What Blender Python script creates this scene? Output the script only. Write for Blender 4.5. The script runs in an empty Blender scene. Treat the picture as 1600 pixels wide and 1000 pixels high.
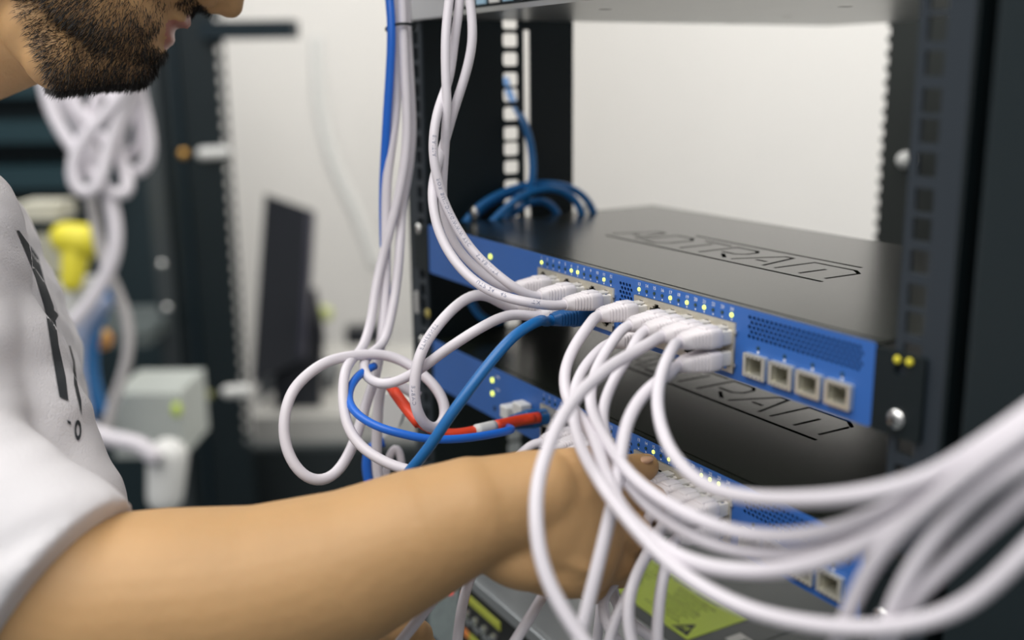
import bpy, bmesh, math, random
import numpy as np
from mathutils import Vector, Matrix
from mathutils.bvhtree import BVHTree
random.seed(7); np.random.seed(7)
SC = bpy.context.scene
COL = SC.collection
MM = 0.001

# ---------------------------------------------------------------- camera
YAW, PITCH, ROLL = -1.049, 0.2286, -0.0112
CAM = Vector((743.3588, -353.7043, 114.1866)); FPX = 1659.39
def cam_axes():
    f = Vector((math.sin(YAW)*math.cos(PITCH), math.cos(YAW)*math.cos(PITCH), -math.sin(PITCH)))
    r = Vector((math.cos(YAW), -math.sin(YAW), 0)); u = r.cross(f)
    c, s = math.cos(ROLL), math.sin(ROLL)
    return r*c+u*s, u*c-r*s, f
CR, CU, CF = cam_axes()
def fg(d):
    """the nearest cables stand a little further off than their blur suggests"""
    return d if d > 500 else 500-(500-d)*.66
def at(u, v, d):
    """world point (mm) that stands d mm in front of the camera at a place of the photograph"""
    return CAM + (CF + CR*((u-800)/FPX) - CU*((v-500)/FPX))*d
def on_y(u, v, y):
    r = at(u, v, 1)-CAM; return CAM + r*((y-CAM.y)/r.y)
cd = bpy.data.cameras.new('camera'); cam = bpy.data.objects.new('camera', cd); COL.objects.link(cam)
m = Matrix((CR, CU, -CF)).transposed().to_4x4(); m.translation = CAM*MM
cam.matrix_world = m
cd.sensor_width = 36; cd.lens = FPX/1600*36; cd.clip_start = 0.01; cd.clip_end = 50
cd.dof.use_dof = True; cd.dof.focus_distance = 0.600; cd.dof.aperture_fstop = 3.2
SC.camera = cam

# ---------------------------------------------------------------- light
w = bpy.data.worlds.new('room_light'); SC.world = w; w.use_nodes = True
w.node_tree.nodes['Background'].inputs[0].default_value = (0.93, 0.96, 1.0, 1)
w.node_tree.nodes['Background'].inputs[1].default_value = 0.25
def area(name, loc, target, sx, sy, power, color=(1, 1, 1)):
    l = bpy.data.lights.new(name, 'AREA'); l.shape = 'RECTANGLE'; l.size = sx; l.size_y = sy
    l.energy = power; l.color = color
    o = bpy.data.objects.new(name, l); COL.objects.link(o)
    o.location = Vector(loc)*MM
    o.rotation_euler = (Vector(target)-Vector(loc)).to_track_quat('-Z', 'Y').to_euler()
    return o
area('ceiling_light_front', (500, -900, 1450), (200, -100, 0), 2.6, 1.5, 40, (1, 0.98, 0.95))
area('ceiling_light_aisle', (-1500, -300, 1700), (-1500, 300, 0), 1.6, 0.9, 22)
area('ceiling_light_wall', (-1100, 1100, 1700), (-1700, 1900, 0), 2.4, 0.8, 29, (1, 0.985, 0.95))
SC.view_settings.view_transform = 'Standard'
SC.view_settings.look = 'None'
SC.view_settings.gamma = 1
SC.view_settings.use_curve_mapping = False
SC.view_settings.exposure = 0.35

# ---------------------------------------------------------------- materials
MATS = {}
def mat(name, col, rough=0.5, metal=0.0, noise=0.0, scale=200.0, bump=0.0, bscale=None, emit=None, sss=0.0, coat=0.0, spec=None, stretch=None):
    if name in MATS: return MATS[name]
    M = bpy.data.materials.new(name); M.use_nodes = True
    nt = M.node_tree; b = nt.nodes['Principled BSDF']
    b.inputs['Base Color'].default_value = (*col, 1)
    b.inputs['Roughness'].default_value = rough; b.inputs['Metallic'].default_value = metal
    if spec is not None: b.inputs['Specular IOR Level'].default_value = spec
    if coat: b.inputs['Coat Weight'].default_value = coat
    if sss:
        b.inputs['Subsurface Weight'].default_value = sss
        b.inputs['Subsurface Radius'].default_value = (0.008, 0.003, 0.0015); b.inputs['Subsurface Scale'].default_value = 1
    if emit:
        b.inputs['Emission Color'].default_value = (*emit[0], 1); b.inputs['Emission Strength'].default_value = emit[1]
    tc = nt.nodes.new('ShaderNodeTexCoord'); mp = nt.nodes.new('ShaderNodeMapping')
    nt.links.new(tc.outputs['Object'], mp.inputs[0])
    if stretch: mp.inputs['Scale'].default_value = stretch
    if noise:
        n = nt.nodes.new('ShaderNodeTexNoise'); n.inputs['Scale'].default_value = scale; n.inputs['Detail'].default_value = 4
        nt.links.new(mp.outputs[0], n.inputs['Vector'])
        r = nt.nodes.new('ShaderNodeMapRange'); r.inputs['To Min'].default_value = 1-noise; r.inputs['To Max'].default_value = 1+noise
        nt.links.new(n.outputs[0], r.inputs[0])
        h = nt.nodes.new('ShaderNodeHueSaturation'); h.inputs['Color'].default_value = (*col, 1)
        nt.links.new(r.outputs[0], h.inputs['Value']); nt.links.new(h.outputs[0], b.inputs['Base Color'])
    if bump:
        n = nt.nodes.new('ShaderNodeTexNoise'); n.inputs['Scale'].default_value = bscale or scale; n.inputs['Detail'].default_value = 5
        nt.links.new(mp.outputs[0], n.inputs['Vector'])
        bp = nt.nodes.new('ShaderNodeBump'); bp.inputs['Strength'].default_value = 1; bp.inputs['Distance'].default_value = bump*MM
        nt.links.new(n.outputs[0], bp.inputs['Height']); nt.links.new(bp.outputs[0], b.inputs['Normal'])
    MATS[name] = M; return M
BLACK = mat('black_steel', (0.005, 0.010, 0.012), 0.55, noise=.15, scale=30, spec=.3)
RACK = mat('rack_paint', (0.007, 0.014, 0.017), 0.45, bump=.02, bscale=1500, spec=.35)
COVER = mat('switch_cover_paint', (0.007, 0.0095, 0.0065), 0.25, bump=.012, bscale=2500, noise=.08, scale=60, spec=.8)
BLUE = mat('blue_faceplate', (0.028, 0.125, 0.43), 0.42, noise=.05, scale=40)
WHITE = mat('white_cable_jacket', (0.69, 0.655, 0.70), 0.38, noise=.03, scale=60, spec=.4)
PLUG = mat('white_boot', (0.74, 0.70, 0.72), 0.45)
CLEAR = mat('clear_plug', (0.62, 0.60, 0.58), 0.15, spec=.6)
BCABLE = mat('blue_cable_jacket', (0.010, 0.13, 0.38), 0.35, noise=.1, scale=80)
BCABLE2 = mat('bright_blue_jacket', (0.015, 0.14, 0.62), 0.35)
BPLUG = mat('blue_boot', (0.008, 0.09, 0.27), 0.4)
RED = mat('red_cable_jacket', (0.75, 0.06, 0.02), 0.4)
BEIGE = mat('nickel_shield', (0.62, 0.58, 0.48), 0.35, metal=.6, noise=.1, scale=300)
SILVER = mat('bright_metal', (0.75, 0.75, 0.73), 0.25, metal=1.0, noise=.1, scale=400)
SFPM = mat('cage_metal', (0.78, 0.76, 0.66), 0.33, metal=.75)
GOLD = mat('gold_pin', (0.8, 0.5, 0.12), 0.3, metal=1.0)
DARK = mat('dark_cavity', (0.006, 0.008, 0.008), 0.7)
LEDON = mat('led_lit_yellow', (0.8, 0.85, 0.2), 0.4, emit=((0.82, 0.95, 0.12), 1.3))
LEDOFF = mat('led_off', (0.02, 0.05, 0.04), 0.2)
INK = mat('white_ink', (0.75, 0.78, 0.85), 0.6)
PRINT = mat('grey_ink', (0.18, 0.2, 0.3), 0.6)
GREY = mat('grey_metal', (0.34, 0.36, 0.37), 0.32, metal=.55, noise=.06, scale=50)
DGREY = mat('dark_grey_lid', (0.026, 0.042, 0.047), 0.42, noise=.08, scale=40)
LIME = mat('lime_label', (0.62, 0.80, 0.06), 0.5, noise=.04, scale=50)
LABINK = mat('black_ink', (0.01, 0.015, 0.015), 0.6)
LINK = mat('faded_label_ink', (0.12, 0.19, 0.02), 0.6)
WALL = mat('white_wall_paint', (0.82, 0.80, 0.77), 0.7, noise=.02, scale=3)
FLOOR = mat('grey_floor', (0.10, 0.115, 0.12), 0.5, noise=.2, scale=5)
SKIN = mat('skin', (0.50, 0.295, 0.13), 0.58, noise=.10, scale=28, bump=.35, bscale=160, sss=.12)
LIPS = mat('lip_skin', (0.42, 0.17, 0.12), 0.38, noise=.1, scale=200, sss=.1)
NAIL = mat('nail', (0.62, 0.38, 0.24), 0.25)
HAIR = mat('dark_brown_hair', (0.011, 0.009, 0.007), 0.5)
SHIRT = mat('white_tshirt_cotton', (0.72, 0.70, 0.72), 0.85, bump=.5, bscale=900)
PRINTB = mat('charcoal_print', (0.02, 0.025, 0.03), 0.8)
YELLOW = mat('yellow_plastic', (0.75, 0.66, 0.04), 0.5)
WPLA = mat('white_plastic', (0.70, 0.70, 0.68), 0.45)
EYE = mat('eye_white', (0.8, 0.78, 0.75), 0.2); IRIS = mat('iris', (0.05, 0.03, 0.02), 0.2)

# ---------------------------------------------------------------- mesh helpers (all take mm)
def tag(o, label=None, cat=None, group=None, kind=None):
    if label: o['label'] = label
    if cat: o['category'] = cat
    if group: o['group'] = group
    if kind: o['kind'] = kind
    return o
def link(name, me, material, parent=None):
    o = bpy.data.objects.new(name, me); COL.objects.link(o)
    if material is not None and not me.materials:
        me.materials.append(material)
    if parent is not None:
        o.parent = parent; o.matrix_parent_inverse = parent.matrix_world.inverted() if parent.type != 'EMPTY' else Matrix.Translation(-parent.location)
    return o
def empty(name, loc, label, cat, group=None):
    o = bpy.data.objects.new(name, None); COL.objects.link(o); o.location = Vector(loc)*MM
    o.empty_display_size = .01
    return tag(o, label, cat, group)
def mesh(name, verts, faces, material, parent=None, smooth=False):
    me = bpy.data.meshes.new(name); me.from_pydata([Vector(v)*MM for v in verts], [], faces); me.update()
    if smooth: me.polygons.foreach_set('use_smooth', [True]*len(me.polygons))
    return link(name, me, material, parent)
class MB:
    def __init__(s): s.v = []; s.f = []
    def add(s, v, f):
        n = len(s.v); s.v += [tuple(x) for x in v]; s.f += [tuple(i+n for i in q) for q in f]; return s
    def box(s, x0, x1, y0, y1, z0, z1, b=0, rot=None, piv=None):
        if b <= 0:
            v = [(x, y, z) for x in (x0, x1) for y in (y0, y1) for z in (z0, z1)]
            f = [(0, 1, 3, 2), (4, 6, 7, 5), (0, 4, 5, 1), (2, 3, 7, 6), (0, 2, 6, 4), (1, 5, 7, 3)]
        else:
            bm = bmesh.new(); bmesh.ops.create_cube(bm, size=1)
            for q in bm.verts:
                q.co = Vector(((x0+x1)/2+q.co.x*(x1-x0), (y0+y1)/2+q.co.y*(y1-y0), (z0+z1)/2+q.co.z*(z1-z0)))
            bmesh.ops.bevel(bm, geom=bm.edges[:], offset=b, segments=2, affect='EDGES', profile=.5)
            bm.verts.index_update(); v = [q.co[:] for q in bm.verts]; f = [[q.index for q in p.verts] for p in bm.faces]; bm.free()
        if rot is not None:
            p = Vector(piv or ((x0+x1)/2, (y0+y1)/2, (z0+z1)/2)); v = [rot@(Vector(q)-p)+p for q in v]
        return s.add(v, f)
    def cyl(s, p, q, r1, r2=None, n=14):
        p, q = Vector(p), Vector(q); r2 = r1 if r2 is None else r2
        d = (q-p).normalized(); a = d.orthogonal().normalized(); b = d.cross(a)
        v = []
        for c, r in ((p, r1), (q, r2)):
            for i in range(n):
                t = 2*math.pi*i/n; v.append(c+a*math.cos(t)*r+b*math.sin(t)*r)
        f = [(i, (i+1) % n, n+(i+1) % n, n+i) for i in range(n)]+[tuple(range(n))[::-1], tuple(range(n, 2*n))]
        return s.add(v, f)
    def sph(s, c, ax, nu=20, nv=12):
        c = Vector(c); A = [Vector(x) for x in ax]; v = [c+A[2]]; f = []
        for j in range(1, nv):
            ph = math.pi*j/nv
            for i in range(nu):
                t = 2*math.pi*i/nu
                v.append(c+A[0]*math.sin(ph)*math.cos(t)+A[1]*math.sin(ph)*math.sin(t)+A[2]*math.cos(ph))
        v.append(c-A[2]); e = len(v)-1
        for i in range(nu):
            k = (i+1) % nu
            f.append((0, 1+i, 1+k)); f.append((e, e-nu+k, e-nu+i))
            for j in range(nv-2):
                a = 1+j*nu; f.append((a+i, a+nu+i, a+nu+k, a+k))
        return s.add(v, f)
    def ball(s, c, r, **k): return s.sph(c, ((r, 0, 0), (0, r, 0), (0, 0, r)), **k)
    def cap(s, p, q, r1, r2, n=20):
        p, q = Vector(p), Vector(q); d = (q-p).normalized(); a = d.orthogonal().normalized(); b = d.cross(a)
        rings = []
        for k in range(1, 7):
            t = math.pi/2*(1-k/6); rings.append((p-d*r1*math.sin(t), r1*math.cos(t)))
        for k in range(0, 6):
            t = math.pi/2*k/6; rings.append((q+d*r2*math.sin(t), r2*math.cos(t)))
        v = [p-d*r1]
        for c, r in rings:
            for i in range(n):
                t = 2*math.pi*i/n; v.append(c+a*math.cos(t)*r+b*math.sin(t)*r)
        v.append(q+d*r2); e = len(v)-1; f = []
        m = len(rings)
        for i in range(n):
            k = (i+1) % n
            f.append((0, 1+k, 1+i)); f.append((e, e-n+i, e-n+k))
            for j in range(m-1):
                A = 1+j*n; f.append((A+i, A+k, A+n+k, A+n+i))
        return s.add(v, f)
    def build(s, name, material, parent=None, smooth=False, autosmooth=None):
        o = mesh(name, s.v, s.f, material, parent, smooth)
        if autosmooth: shade(o.data, autosmooth)
        return o
def shade(me, deg=40):
    bm = bmesh.new(); bm.from_mesh(me); a = math.radians(deg)
    for f in bm.faces: f.smooth = True
    for e in bm.edges:
        if len(e.link_faces) == 2 and e.calc_face_angle(0) > a: e.smooth = False
    bm.to_mesh(me); bm.free()
def plate_mesh(loops, thick, bevel=0.0):
    """filled 2D outline with holes, extruded; local xy, z 0..-thick"""
    cu = bpy.data.curves.new('plate', 'CURVE'); cu.dimensions = '2D'; cu.fill_mode = 'BOTH'; cu.extrude = thick/2*MM
    for lp in loops:
        sp = cu.splines.new('POLY'); sp.points.add(len(lp)-1); sp.use_cyclic_u = True
        for p, (x, y) in zip(sp.points, lp): p.co = (x*MM, y*MM, 0, 1)
    o = bpy.data.objects.new('plate', cu); COL.objects.link(o)
    dg = bpy.context.evaluated_depsgraph_get(); dg.update()
    me = bpy.data.meshes.new_from_object(o.evaluated_get(dg)); me.materials.clear()
    bpy.data.objects.remove(o); bpy.data.curves.remove(cu)
    return me
def plate(name, loops, thick, origin, ex, ey, material, parent=None):
    """plate with its outline given along world axes ex, ey from origin; thickness centred"""
    me = plate_mesh(loops, thick)
    ex = Vector(ex); ey = Vector(ey); ez = ex.cross(ey)
    M = Matrix((ex, ey, ez)).transposed().to_4x4(); M.translation = Vector(origin)*MM
    me.transform(M); me.name = name
    return link(name, me, material, parent)
def rect(x0, x1, y0, y1, r=0):
    if r <= 0: return [(x0, y0), (x1, y0), (x1, y1), (x0, y1)]
    out = []
    for cx, cy, a0 in ((x1-r, y0+r, -90), (x1-r, y1-r, 0), (x0+r, y1-r, 90), (x0+r, y0+r, 180)):
        for k in range(6):
            a = math.radians(a0+k*18); out.append((cx+r*math.cos(a), cy+r*math.sin(a)))
    return out
def text_mesh(body, size, extrude=0.05, spacing=1.0):
    cu = bpy.data.curves.new('lettering', 'FONT'); cu.body = body; cu.size = size*MM; cu.extrude = extrude*MM
    cu.align_x = 'CENTER'; cu.align_y = 'CENTER'; cu.space_character = spacing; cu.resolution_u = 2
    o = bpy.data.objects.new('lettering', cu); COL.objects.link(o)
    dg = bpy.context.evaluated_depsgraph_get(); dg.update()
    me = bpy.data.meshes.new_from_object(o.evaluated_get(dg)); me.materials.clear()
    bpy.data.objects.remove(o); bpy.data.curves.remove(cu)
    return me
def text(name, body, size, origin, ex, ey, material, parent, spacing=1.0, sx=1.0):
    me = text_mesh(body, size, spacing=spacing)
    ex = Vector(ex); ey = Vector(ey); ez = ex.cross(ey)
    M = Matrix((ex, ey, ez)).transposed().to_4x4(); M.translation = Vector(origin)*MM
    me.transform(M@Matrix.Diagonal((sx, 1, 1, 1))); me.name = name
    return link(name, me, material, parent)
def spline(pts, step=3.0):
    P = [Vector(p) for p in pts]; P = [P[0]*2-P[1]]+P+[P[-1]*2-P[-2]]; out = []
    for i in range(1, len(P)-2):
        p0, p1, p2, p3 = P[i-1:i+3]; L = (p2-p1).length; n = max(2, int(L/step))
        a = .5; t0 = 0; t1 = t0+max((p1-p0).length, 1e-3)**a; t2 = t1+max(L, 1e-3)**a; t3 = t2+max((p3-p2).length, 1e-3)**a
        for k in range(n):
            t = t1+(t2-t1)*k/n
            A1 = p0*((t1-t)/(t1-t0))+p1*((t-t0)/(t1-t0)); A2 = p1*((t2-t)/(t2-t1))+p2*((t-t1)/(t2-t1)); A3 = p2*((t3-t)/(t3-t2))+p3*((t-t2)/(t3-t2))
            B1 = A1*((t2-t)/(t2-t0))+A2*((t-t0)/(t2-t0)); B2 = A2*((t3-t)/(t3-t1))+A3*((t-t1)/(t3-t1))
            out.append(B1*((t2-t)/(t2-t1))+B2*((t-t1)/(t2-t1)))
    out.append(P[-2])
    for _ in range(9):
        out = [out[0]]+[out[i]*.5+(out[i-1]+out[i+1])*.25 for i in range(1, len(out)-1)]+[out[-1]]
    return out
def tube(name, path, r, material, parent=None, n=12, flat=1.0):
    v = []; f = []; d0 = (path[1]-path[0]).normalized(); a = d0.orthogonal().normalized()
    for i, p in enumerate(path):
        d = (path[min(i+1, len(path)-1)]-path[max(i-1, 0)]).normalized()
        a = (a-d*a.dot(d)).normalized(); b = d.cross(a)
        for k in range(n):
            t = 2*math.pi*k/n; v.append(p+a*math.cos(t)*r+b*math.sin(t)*r*flat)
    for i in range(len(path)-1):
        for k in range(n):
            j = (k+1) % n; f.append((i*n+k, i*n+j, (i+1)*n+j, (i+1)*n+k))
    f.append(tuple(range(n))[::-1]); f.append(tuple(range((len(path)-1)*n, len(path)*n)))
    return mesh(name, v, f, material, parent, True)
def cable_print(path, r, s0, body, size, parent, ang=0.0, flip=False):
    """lettering wrapped on the jacket at arc length s0 (mm), on the side the light falls on"""
    L = [0]
    for i in range(1, len(path)): L.append(L[-1]+(path[i]-path[i-1]).length)
    me = text_mesh(body, size, 0.0, 1.3)
    for q in me.vertices:
        x, y = q.co.x/MM, q.co.y/MM
        s = s0+(-x if flip else x); i = max(1, min(len(path)-2, np.searchsorted(L, s)))
        t = (s-L[i-1])/max(L[i]-L[i-1], 1e-6); p = path[i-1].lerp(path[i], min(max(t, 0), 1))
        d = (path[i+1]-path[i-1]).normalized(); c = (CAM-p); c = (c-d*c.dot(d)).normalized(); b = d.cross(c)
        th = ang+(-y if flip else y)/r
        q.co = (p+(c*math.cos(th)+b*math.sin(th))*(r+.06))*MM
    me.name = 'jacket_print'
    return link('jacket_print', me, PRINT, parent)

# ---------------------------------------------------------------- the room
def struct(name, mb, material): return tag(mb.build(name, material), kind='structure')
struct('wall_left', MB().box(-3060, -3000, -1600, 1970, -1200, 1800), WALL)
struct('wall_back', MB().box(-3060, 2400, 1970, 2030, -1200, 1800), WALL)
struct('floor', MB().box(-3060, 2400, -1600, 2030, -1240, -1200), FLOOR)
struct('ceiling', MB().box(-3060, 2400, -1600, 2030, 1800, 1840), WALL)

# ---------------------------------------------------------------- the rack
rack = empty('server_rack', (220, 0, -1000), 'black steel equipment rack holding the two blue switches, square holes in its rails', 'rack')
holes_z = []
U = 39.2
z = 129.2+13.1*9
pat = [13.2, 14.3, 11.7]
zz = 129.2
ups = []
k = 0
while zz > -500:
    holes_z.append(zz); zz -= pat[k % 3]; k += 1
zz = 129.2+11.7; k = 2
while zz < 330:
    holes_z.append(zz); k -= 1; zz += pat[k % 3]
def rail(x0, x1, hx, name, y=1.5):
    loops = [rect(x0, x1, -1000, 420)]+[rect(hx-4.6, hx+4.6, h-4.9, h+4.9, .8) for h in holes_z]
    return plate(name, loops, 2.0, (0, y+1, 0), (1, 0, 0), (0, 0, 1), mat('rail_paint', (0.020, 0.028, 0.037), .5, spec=.4), rack)
rail(449, 474, 457.6, 'front_rail')
rail(-36, -9, -17.6, 'front_rail')
# right: return flange, groove and the frame column
MB().box(474, 476, 1.5, 28, -1000, 420).box(476, 486, 26, 29, -1000, 420).build('groove_channel', BLACK, rack)
MB().box(486, 640, -3, 60, -1000, 420, 2.5).build('frame_column', RACK, rack)
# left: side post seen through the opening, with its own line of holes and a bright slotted edge
lz = [on_y(796, v, 100).z for v in (46, 73, 99, 128, 152, 178, 208, 229, 257, 285)]
side_z = []
z = 140.0
for i in range(60):
    side_z.append(z); z -= (14.9, 15.9, 12.7)[i % 3]
sloops = [rect(2, 150, -1000, 420)]+[rect(82.5, 96.5, h-5.3, h+5.3, 2.5) for h in side_z+[154, 168, 184]]+[rect(102, 108, -60, 148, 1)]
plate('side_post', sloops, 2.0, (-26, 0, 0), (0, 1, 0), (0, 0, 1), RACK, rack)
MB().box(-40, -36, 1.5, 60, -1000, 420).build('rail_flange', RACK, rack)
MB().box(-27.2, -25.2, 146, 150, -1000, 420).build('post_lip', RACK, rack)
# rear left post with a toothed edge, seen beyond the top cover

rme = []
pts = [(72, -1000), (72, 420), (-24, 420)]
zz = 420
while zz > -400:
    pts += [(-24, zz-6), (-28, zz-7), (-28, zz-12), (-24, zz-13)]; zz -= 14.8
pts += [(-24, -1000)]
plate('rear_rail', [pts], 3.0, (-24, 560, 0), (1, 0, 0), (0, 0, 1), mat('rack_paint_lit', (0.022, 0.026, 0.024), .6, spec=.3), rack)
# screws
def screw(x, z, y=-1.0, r=4.6, name='screw', parent=None):
    mb = MB().sph((x, y-.2, z), ((r, 0, 0), (0, 2.6, 0), (0, 0, r)), nu=18, nv=10).cyl((x, y, z), (x, y+6, z), 2.5)
    o = mb.build(name, SILVER, parent, True)
    c = MB().box(x-2.6, x+2.6, y-3.1, y-2.2, z-.45, z+.45).box(x-.45, x+.45, y-3.1, y-2.2, z-2.6, z+2.6)
    c.build('cross_slot', DARK, o)
    return o

# ---------------------------------------------------------------- network switches
H = 37.8
def hexgrid(x0, x1, z0, z1, px, pz, r):
    out = []; j = 0; z = z1-pz/2
    while z > z0+r*.6:
        x = x0+px/2+(px/2 if j % 2 else 0)
        while x < x1-r*.6:
            out.append([(x+r*math.cos(math.radians(60*k+30)), z+r*math.sin(math.radians(60*k+30))) for k in range(6)]); x += px
        z -= pz; j += 1
    return out
def jack_outline(cx, cz, up):
    s = 1 if up else -1
    p = [(-5.9, -4.2), (5.9, -4.2), (5.9, 2.4), (3.2, 2.4), (3.2, 3.9), (1.7, 3.9), (1.7, 5.1), (-1.7, 5.1), (-1.7, 3.9), (-3.2, 3.9), (-3.2, 2.4), (-5.9, 2.4)]
    p = [(cx+x, cz+s*z) for x, z in p]
    return p if s > 0 else p[::-1]
def seg(x0, y0, x1, y1, w):
    d = Vector((x1-x0, y1-y0)).normalized()*1; n = Vector((-d.y, d.x))*w/2
    return [(x0+n.x, y0+n.y), (x0-n.x, y0-n.y), (x1-n.x, y1-n.y), (x1+n.x, y1+n.y)]
def poly_stroke(pts, w):
    """closed outline of a polyline stroke"""
    L = []; Rr = []
    P = [Vector(p) for p in pts]
    for i, p in enumerate(P):
        if i == 0: d = (P[1]-p).normalized(); n = Vector((-d.y, d.x)); k = 1
        elif i == len(P)-1: d = (p-P[i-1]).normalized(); n = Vector((-d.y, d.x)); k = 1
        else:
            a = (p-P[i-1]).normalized(); b = (P[i+1]-p).normalized(); n = (Vector((-a.y, a.x))+Vector((-b.y, b.x))).normalized()
            k = 1/max(.4, n.dot(Vector((-a.y, a.x))))
        L.append(tuple(p+n*w/2*k)); Rr.append(tuple(p-n*w/2*k))
    return L+Rr[::-1]
def port_x(block, col, dx): return (167.6 if block == 1 else 272.0)+3.5+14*col+dx
LETTERS = []
def logo_slots():
    w = 2.6; S = []
    # two long bars, then the six letters ADTRAN between them
    S.append(poly_stroke([(122, 82), (330, 82)], 2.8))
    S.append(poly_stroke([(160, 133), (312, 133)], 2.8))
    def L(x, strokes):
        for st in strokes: S.append(poly_stroke([(x+a, 90+b) for a, b in st], w))
    A = [[(0, 0), (13, 33), (20, 33), (28, 0)], [(10.5, 11), (20, 11)]]
    L(118, A)
    L(152, [[(0, 0), (0, 33), (17, 33), (24, 26), (24, 8), (17, 0), (5.5, 0)]])
    L(182, [[(0, 33), (27, 33)], [(13.5, 28), (13.5, 0)]])
    L(215, [[(0, 0), (0, 33), (19, 33), (24, 28), (24, 19), (19, 14), (6, 14)], [(13, 9), (25, 0)]])
    L(246, A)
    L(284, [[(0, 0), (0, 33), (32, 33), (40, 27), (40, 0)], [(20, 22), (20, 0)]])
    return S
def led_row(sw, zc, dx, lit, num0, block):
    for k in range(12):
        x = (167.6 if block == 1 else 272.0)+7*k+dx
        on = (num0+k) in lit
        o = MB().cyl((x, .2, zc), (x, -.5, zc), 1.25 if on else 1.0, 1.1 if on else .9, 12).build('indicator_light', LEDON if on else LEDOFF, sw)
        if on: tag(o, 'lit yellow-green indicator light')
        text('port_number', str(num0+k), 2.7, (x, -.12, zc+2.9), (1, 0, 0), (0, 0, 1), INK, sw)
        mesh('arrow_mark', [(x-.7, -.1, zc-1.9), (x+.7, -.1, zc-1.9), (x, -.1, zc-3.0)], [(0, 1, 2)], INK, sw)
def make_switch(z0, dx, label, lit, empties, tilt=0):
    sw = empty('network_switch', (220+dx, 0, z0-H), label, 'network switch')
    X0, X1 = dx, 440+dx
    T = lambda z: z0+z
    # face plate with all its openings
    vents = hexgrid(X0+360.5, X0+434, T(-14.6), T(-2.6), 3.0, 2.4, 1.22)+hexgrid(X0+252.5, X0+266.5, T(-35.5), T(-3.2), 3.0, 2.5, 1.22)
    cages = [(368.4+17.9*k+X0, T(-27.2)) for k in range(4)]
    blk = [(X0+164.1, X0+251.2-3, T(-34.8), T(-8.4)), (X0+268.5, X0+352.5, T(-34.8), T(-8.4))]
    outer = rect(X0-1, X1, T(-H), T(0), 2.2)
    loops = [outer]+vents+[rect(*b) for b in blk]+[rect(cx-6.7, cx+6.7, cz-5.2, cz+5.2, .5) for cx, cz in cages]
    plate('faceplate', loops, 0.8, (0, .4, 0), (1, 0, 0), (0, 0, 1), BLUE, sw)
    # body box behind the face and the top cover with sunk lettering
    MB().box(X0+1, X1-1, 26, 216, T(-H+1), T(-2.6)).build('body', BLACK, sw)
    MB().box(X0+357, X1-4, 5, 5.6, T(-16), T(-2.2)).build('vent_shade_sheet', DARK, sw)  # dark sheets added behind the vents, so their holes read as shaded
    MB().box(X0+251.5, X0+267.5, 5, 5.6, T(-36), T(-2.6)).build('vent_shade_sheet', DARK, sw)
    MB().box(X0+1, X1-1, 26, 216, T(-2.5), T(-1.95)).build('cover_recess', COVER, sw)
    MB().box(X0+1, X1-1, 1, 26, T(-H+.2), T(-H+1.2)).build('bottom_tray', BLACK, sw)
    cov = plate('top_cover', [rect(X0, X1, 7, 218, 1.5)]+[[(x+X0, y) for x, y in s] for s in logo_slots()], 1.6, (0, 0, T(-.8)), (1, 0, 0), (0, 1, 0), COVER, sw)
    MB().box(X0, X1, 1.9, 6.6, T(-2.2), T(-.25), .5).build('cover_lip', COVER, sw)
    MB().box(X0-.4, X0+.8, 3, 218, T(-H), T(-1)).build('side_panel', COVER, sw)
    MB().box(X1-.8, X1+.4, 3, 218, T(-H), T(-1)).build('side_panel', COVER, sw)
    # port blocks
    for bi, (bx0, bx1, bz0, bz1) in enumerate(blk):
        jl = [rect(bx0+.2, bx1-.2, bz0+.2, bz1-.2)]
        for c in range(6):
            px = port_x(bi+1, c, X0)
            for row in (0, 1):
                jl.append(jack_outline(px, T(-15.6 if row == 0 else -27.6), row == 0))
        pb = plate('port_block', jl, 1.4, (0, -.5, 0), (1, 0, 0), (0, 0, 1), BEIGE, sw)
        MB().box(bx0+.3, bx1-.3, 12, 15, bz0+.3, bz1-.3).build('port_cavity', DARK, pb)
        for c in range(6):
            px = port_x(bi+1, c, X0)
            for row in (0, 1):
                cz = T(-15.6 if row == 0 else -27.6); s = 1 if row == 0 else -1
                mb = MB().box(px-6.3, px-5.95, .3, 12, cz-5.2, cz+5.2).box(px+5.95, px+6.3, .3, 12, cz-5.2, cz+5.2)
                mb.box(px-6, px+6, .3, 12, cz-4.6*s-.2, cz-4.6*s+.2)
                mb.build('port_shell', DARK, pb)
        for row in (0, 1):
            for c in range(6):
                if (bi+1, c, row) in empties:
                    px = port_x(bi+1, c, X0); cz = T(-15.6 if row == 0 else -27.6); s = 1 if row == 0 else -1
                    mb = MB()
                    for q in range(8): mb.box(px-3.7+q*1.02, px-3.4+q*1.02, 2.5, 8, cz-3.2*s-.25, cz-3.2*s+.25)
                    mb.build('contact_pins', GOLD, pb)
        # spring tabs on the shield ends
        for t in (-13, -30): MB().box(bx1-.2, bx1+1.6, -1.4, 0, T(t)-.9, T(t)+.9, .2).build('shield_tab', SILVER, pb)
    # transceiver cages
    for cx, cz in cages:
        cg = plate('transceiver_cage', [rect(cx-7.6, cx+7.6, cz-6.0, cz+6.0, .8), rect(cx-5.4, cx+5.4, cz-3.9, cz+4.1, .5)], 2.6, (0, -1.2, 0), (1, 0, 0), (0, 0, 1), SFPM, sw)
        MB().box(cx-5.5, cx-5.2, 0, 22, cz-4, cz+4.1).box(cx+5.2, cx+5.5, 0, 22, cz-4, cz+4.1).box(cx-5.5, cx+5.5, 0, 22, cz-4.2, cz-3.9).box(cx-5.5, cx+5.5, 0, 22, cz+4.1, cz+4.4).box(cx-5.5, cx+5.5, 22, 22.4, cz-4.2, cz+4.2).build('cage_tunnel', SFPM, cg)
        mb = MB()
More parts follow.
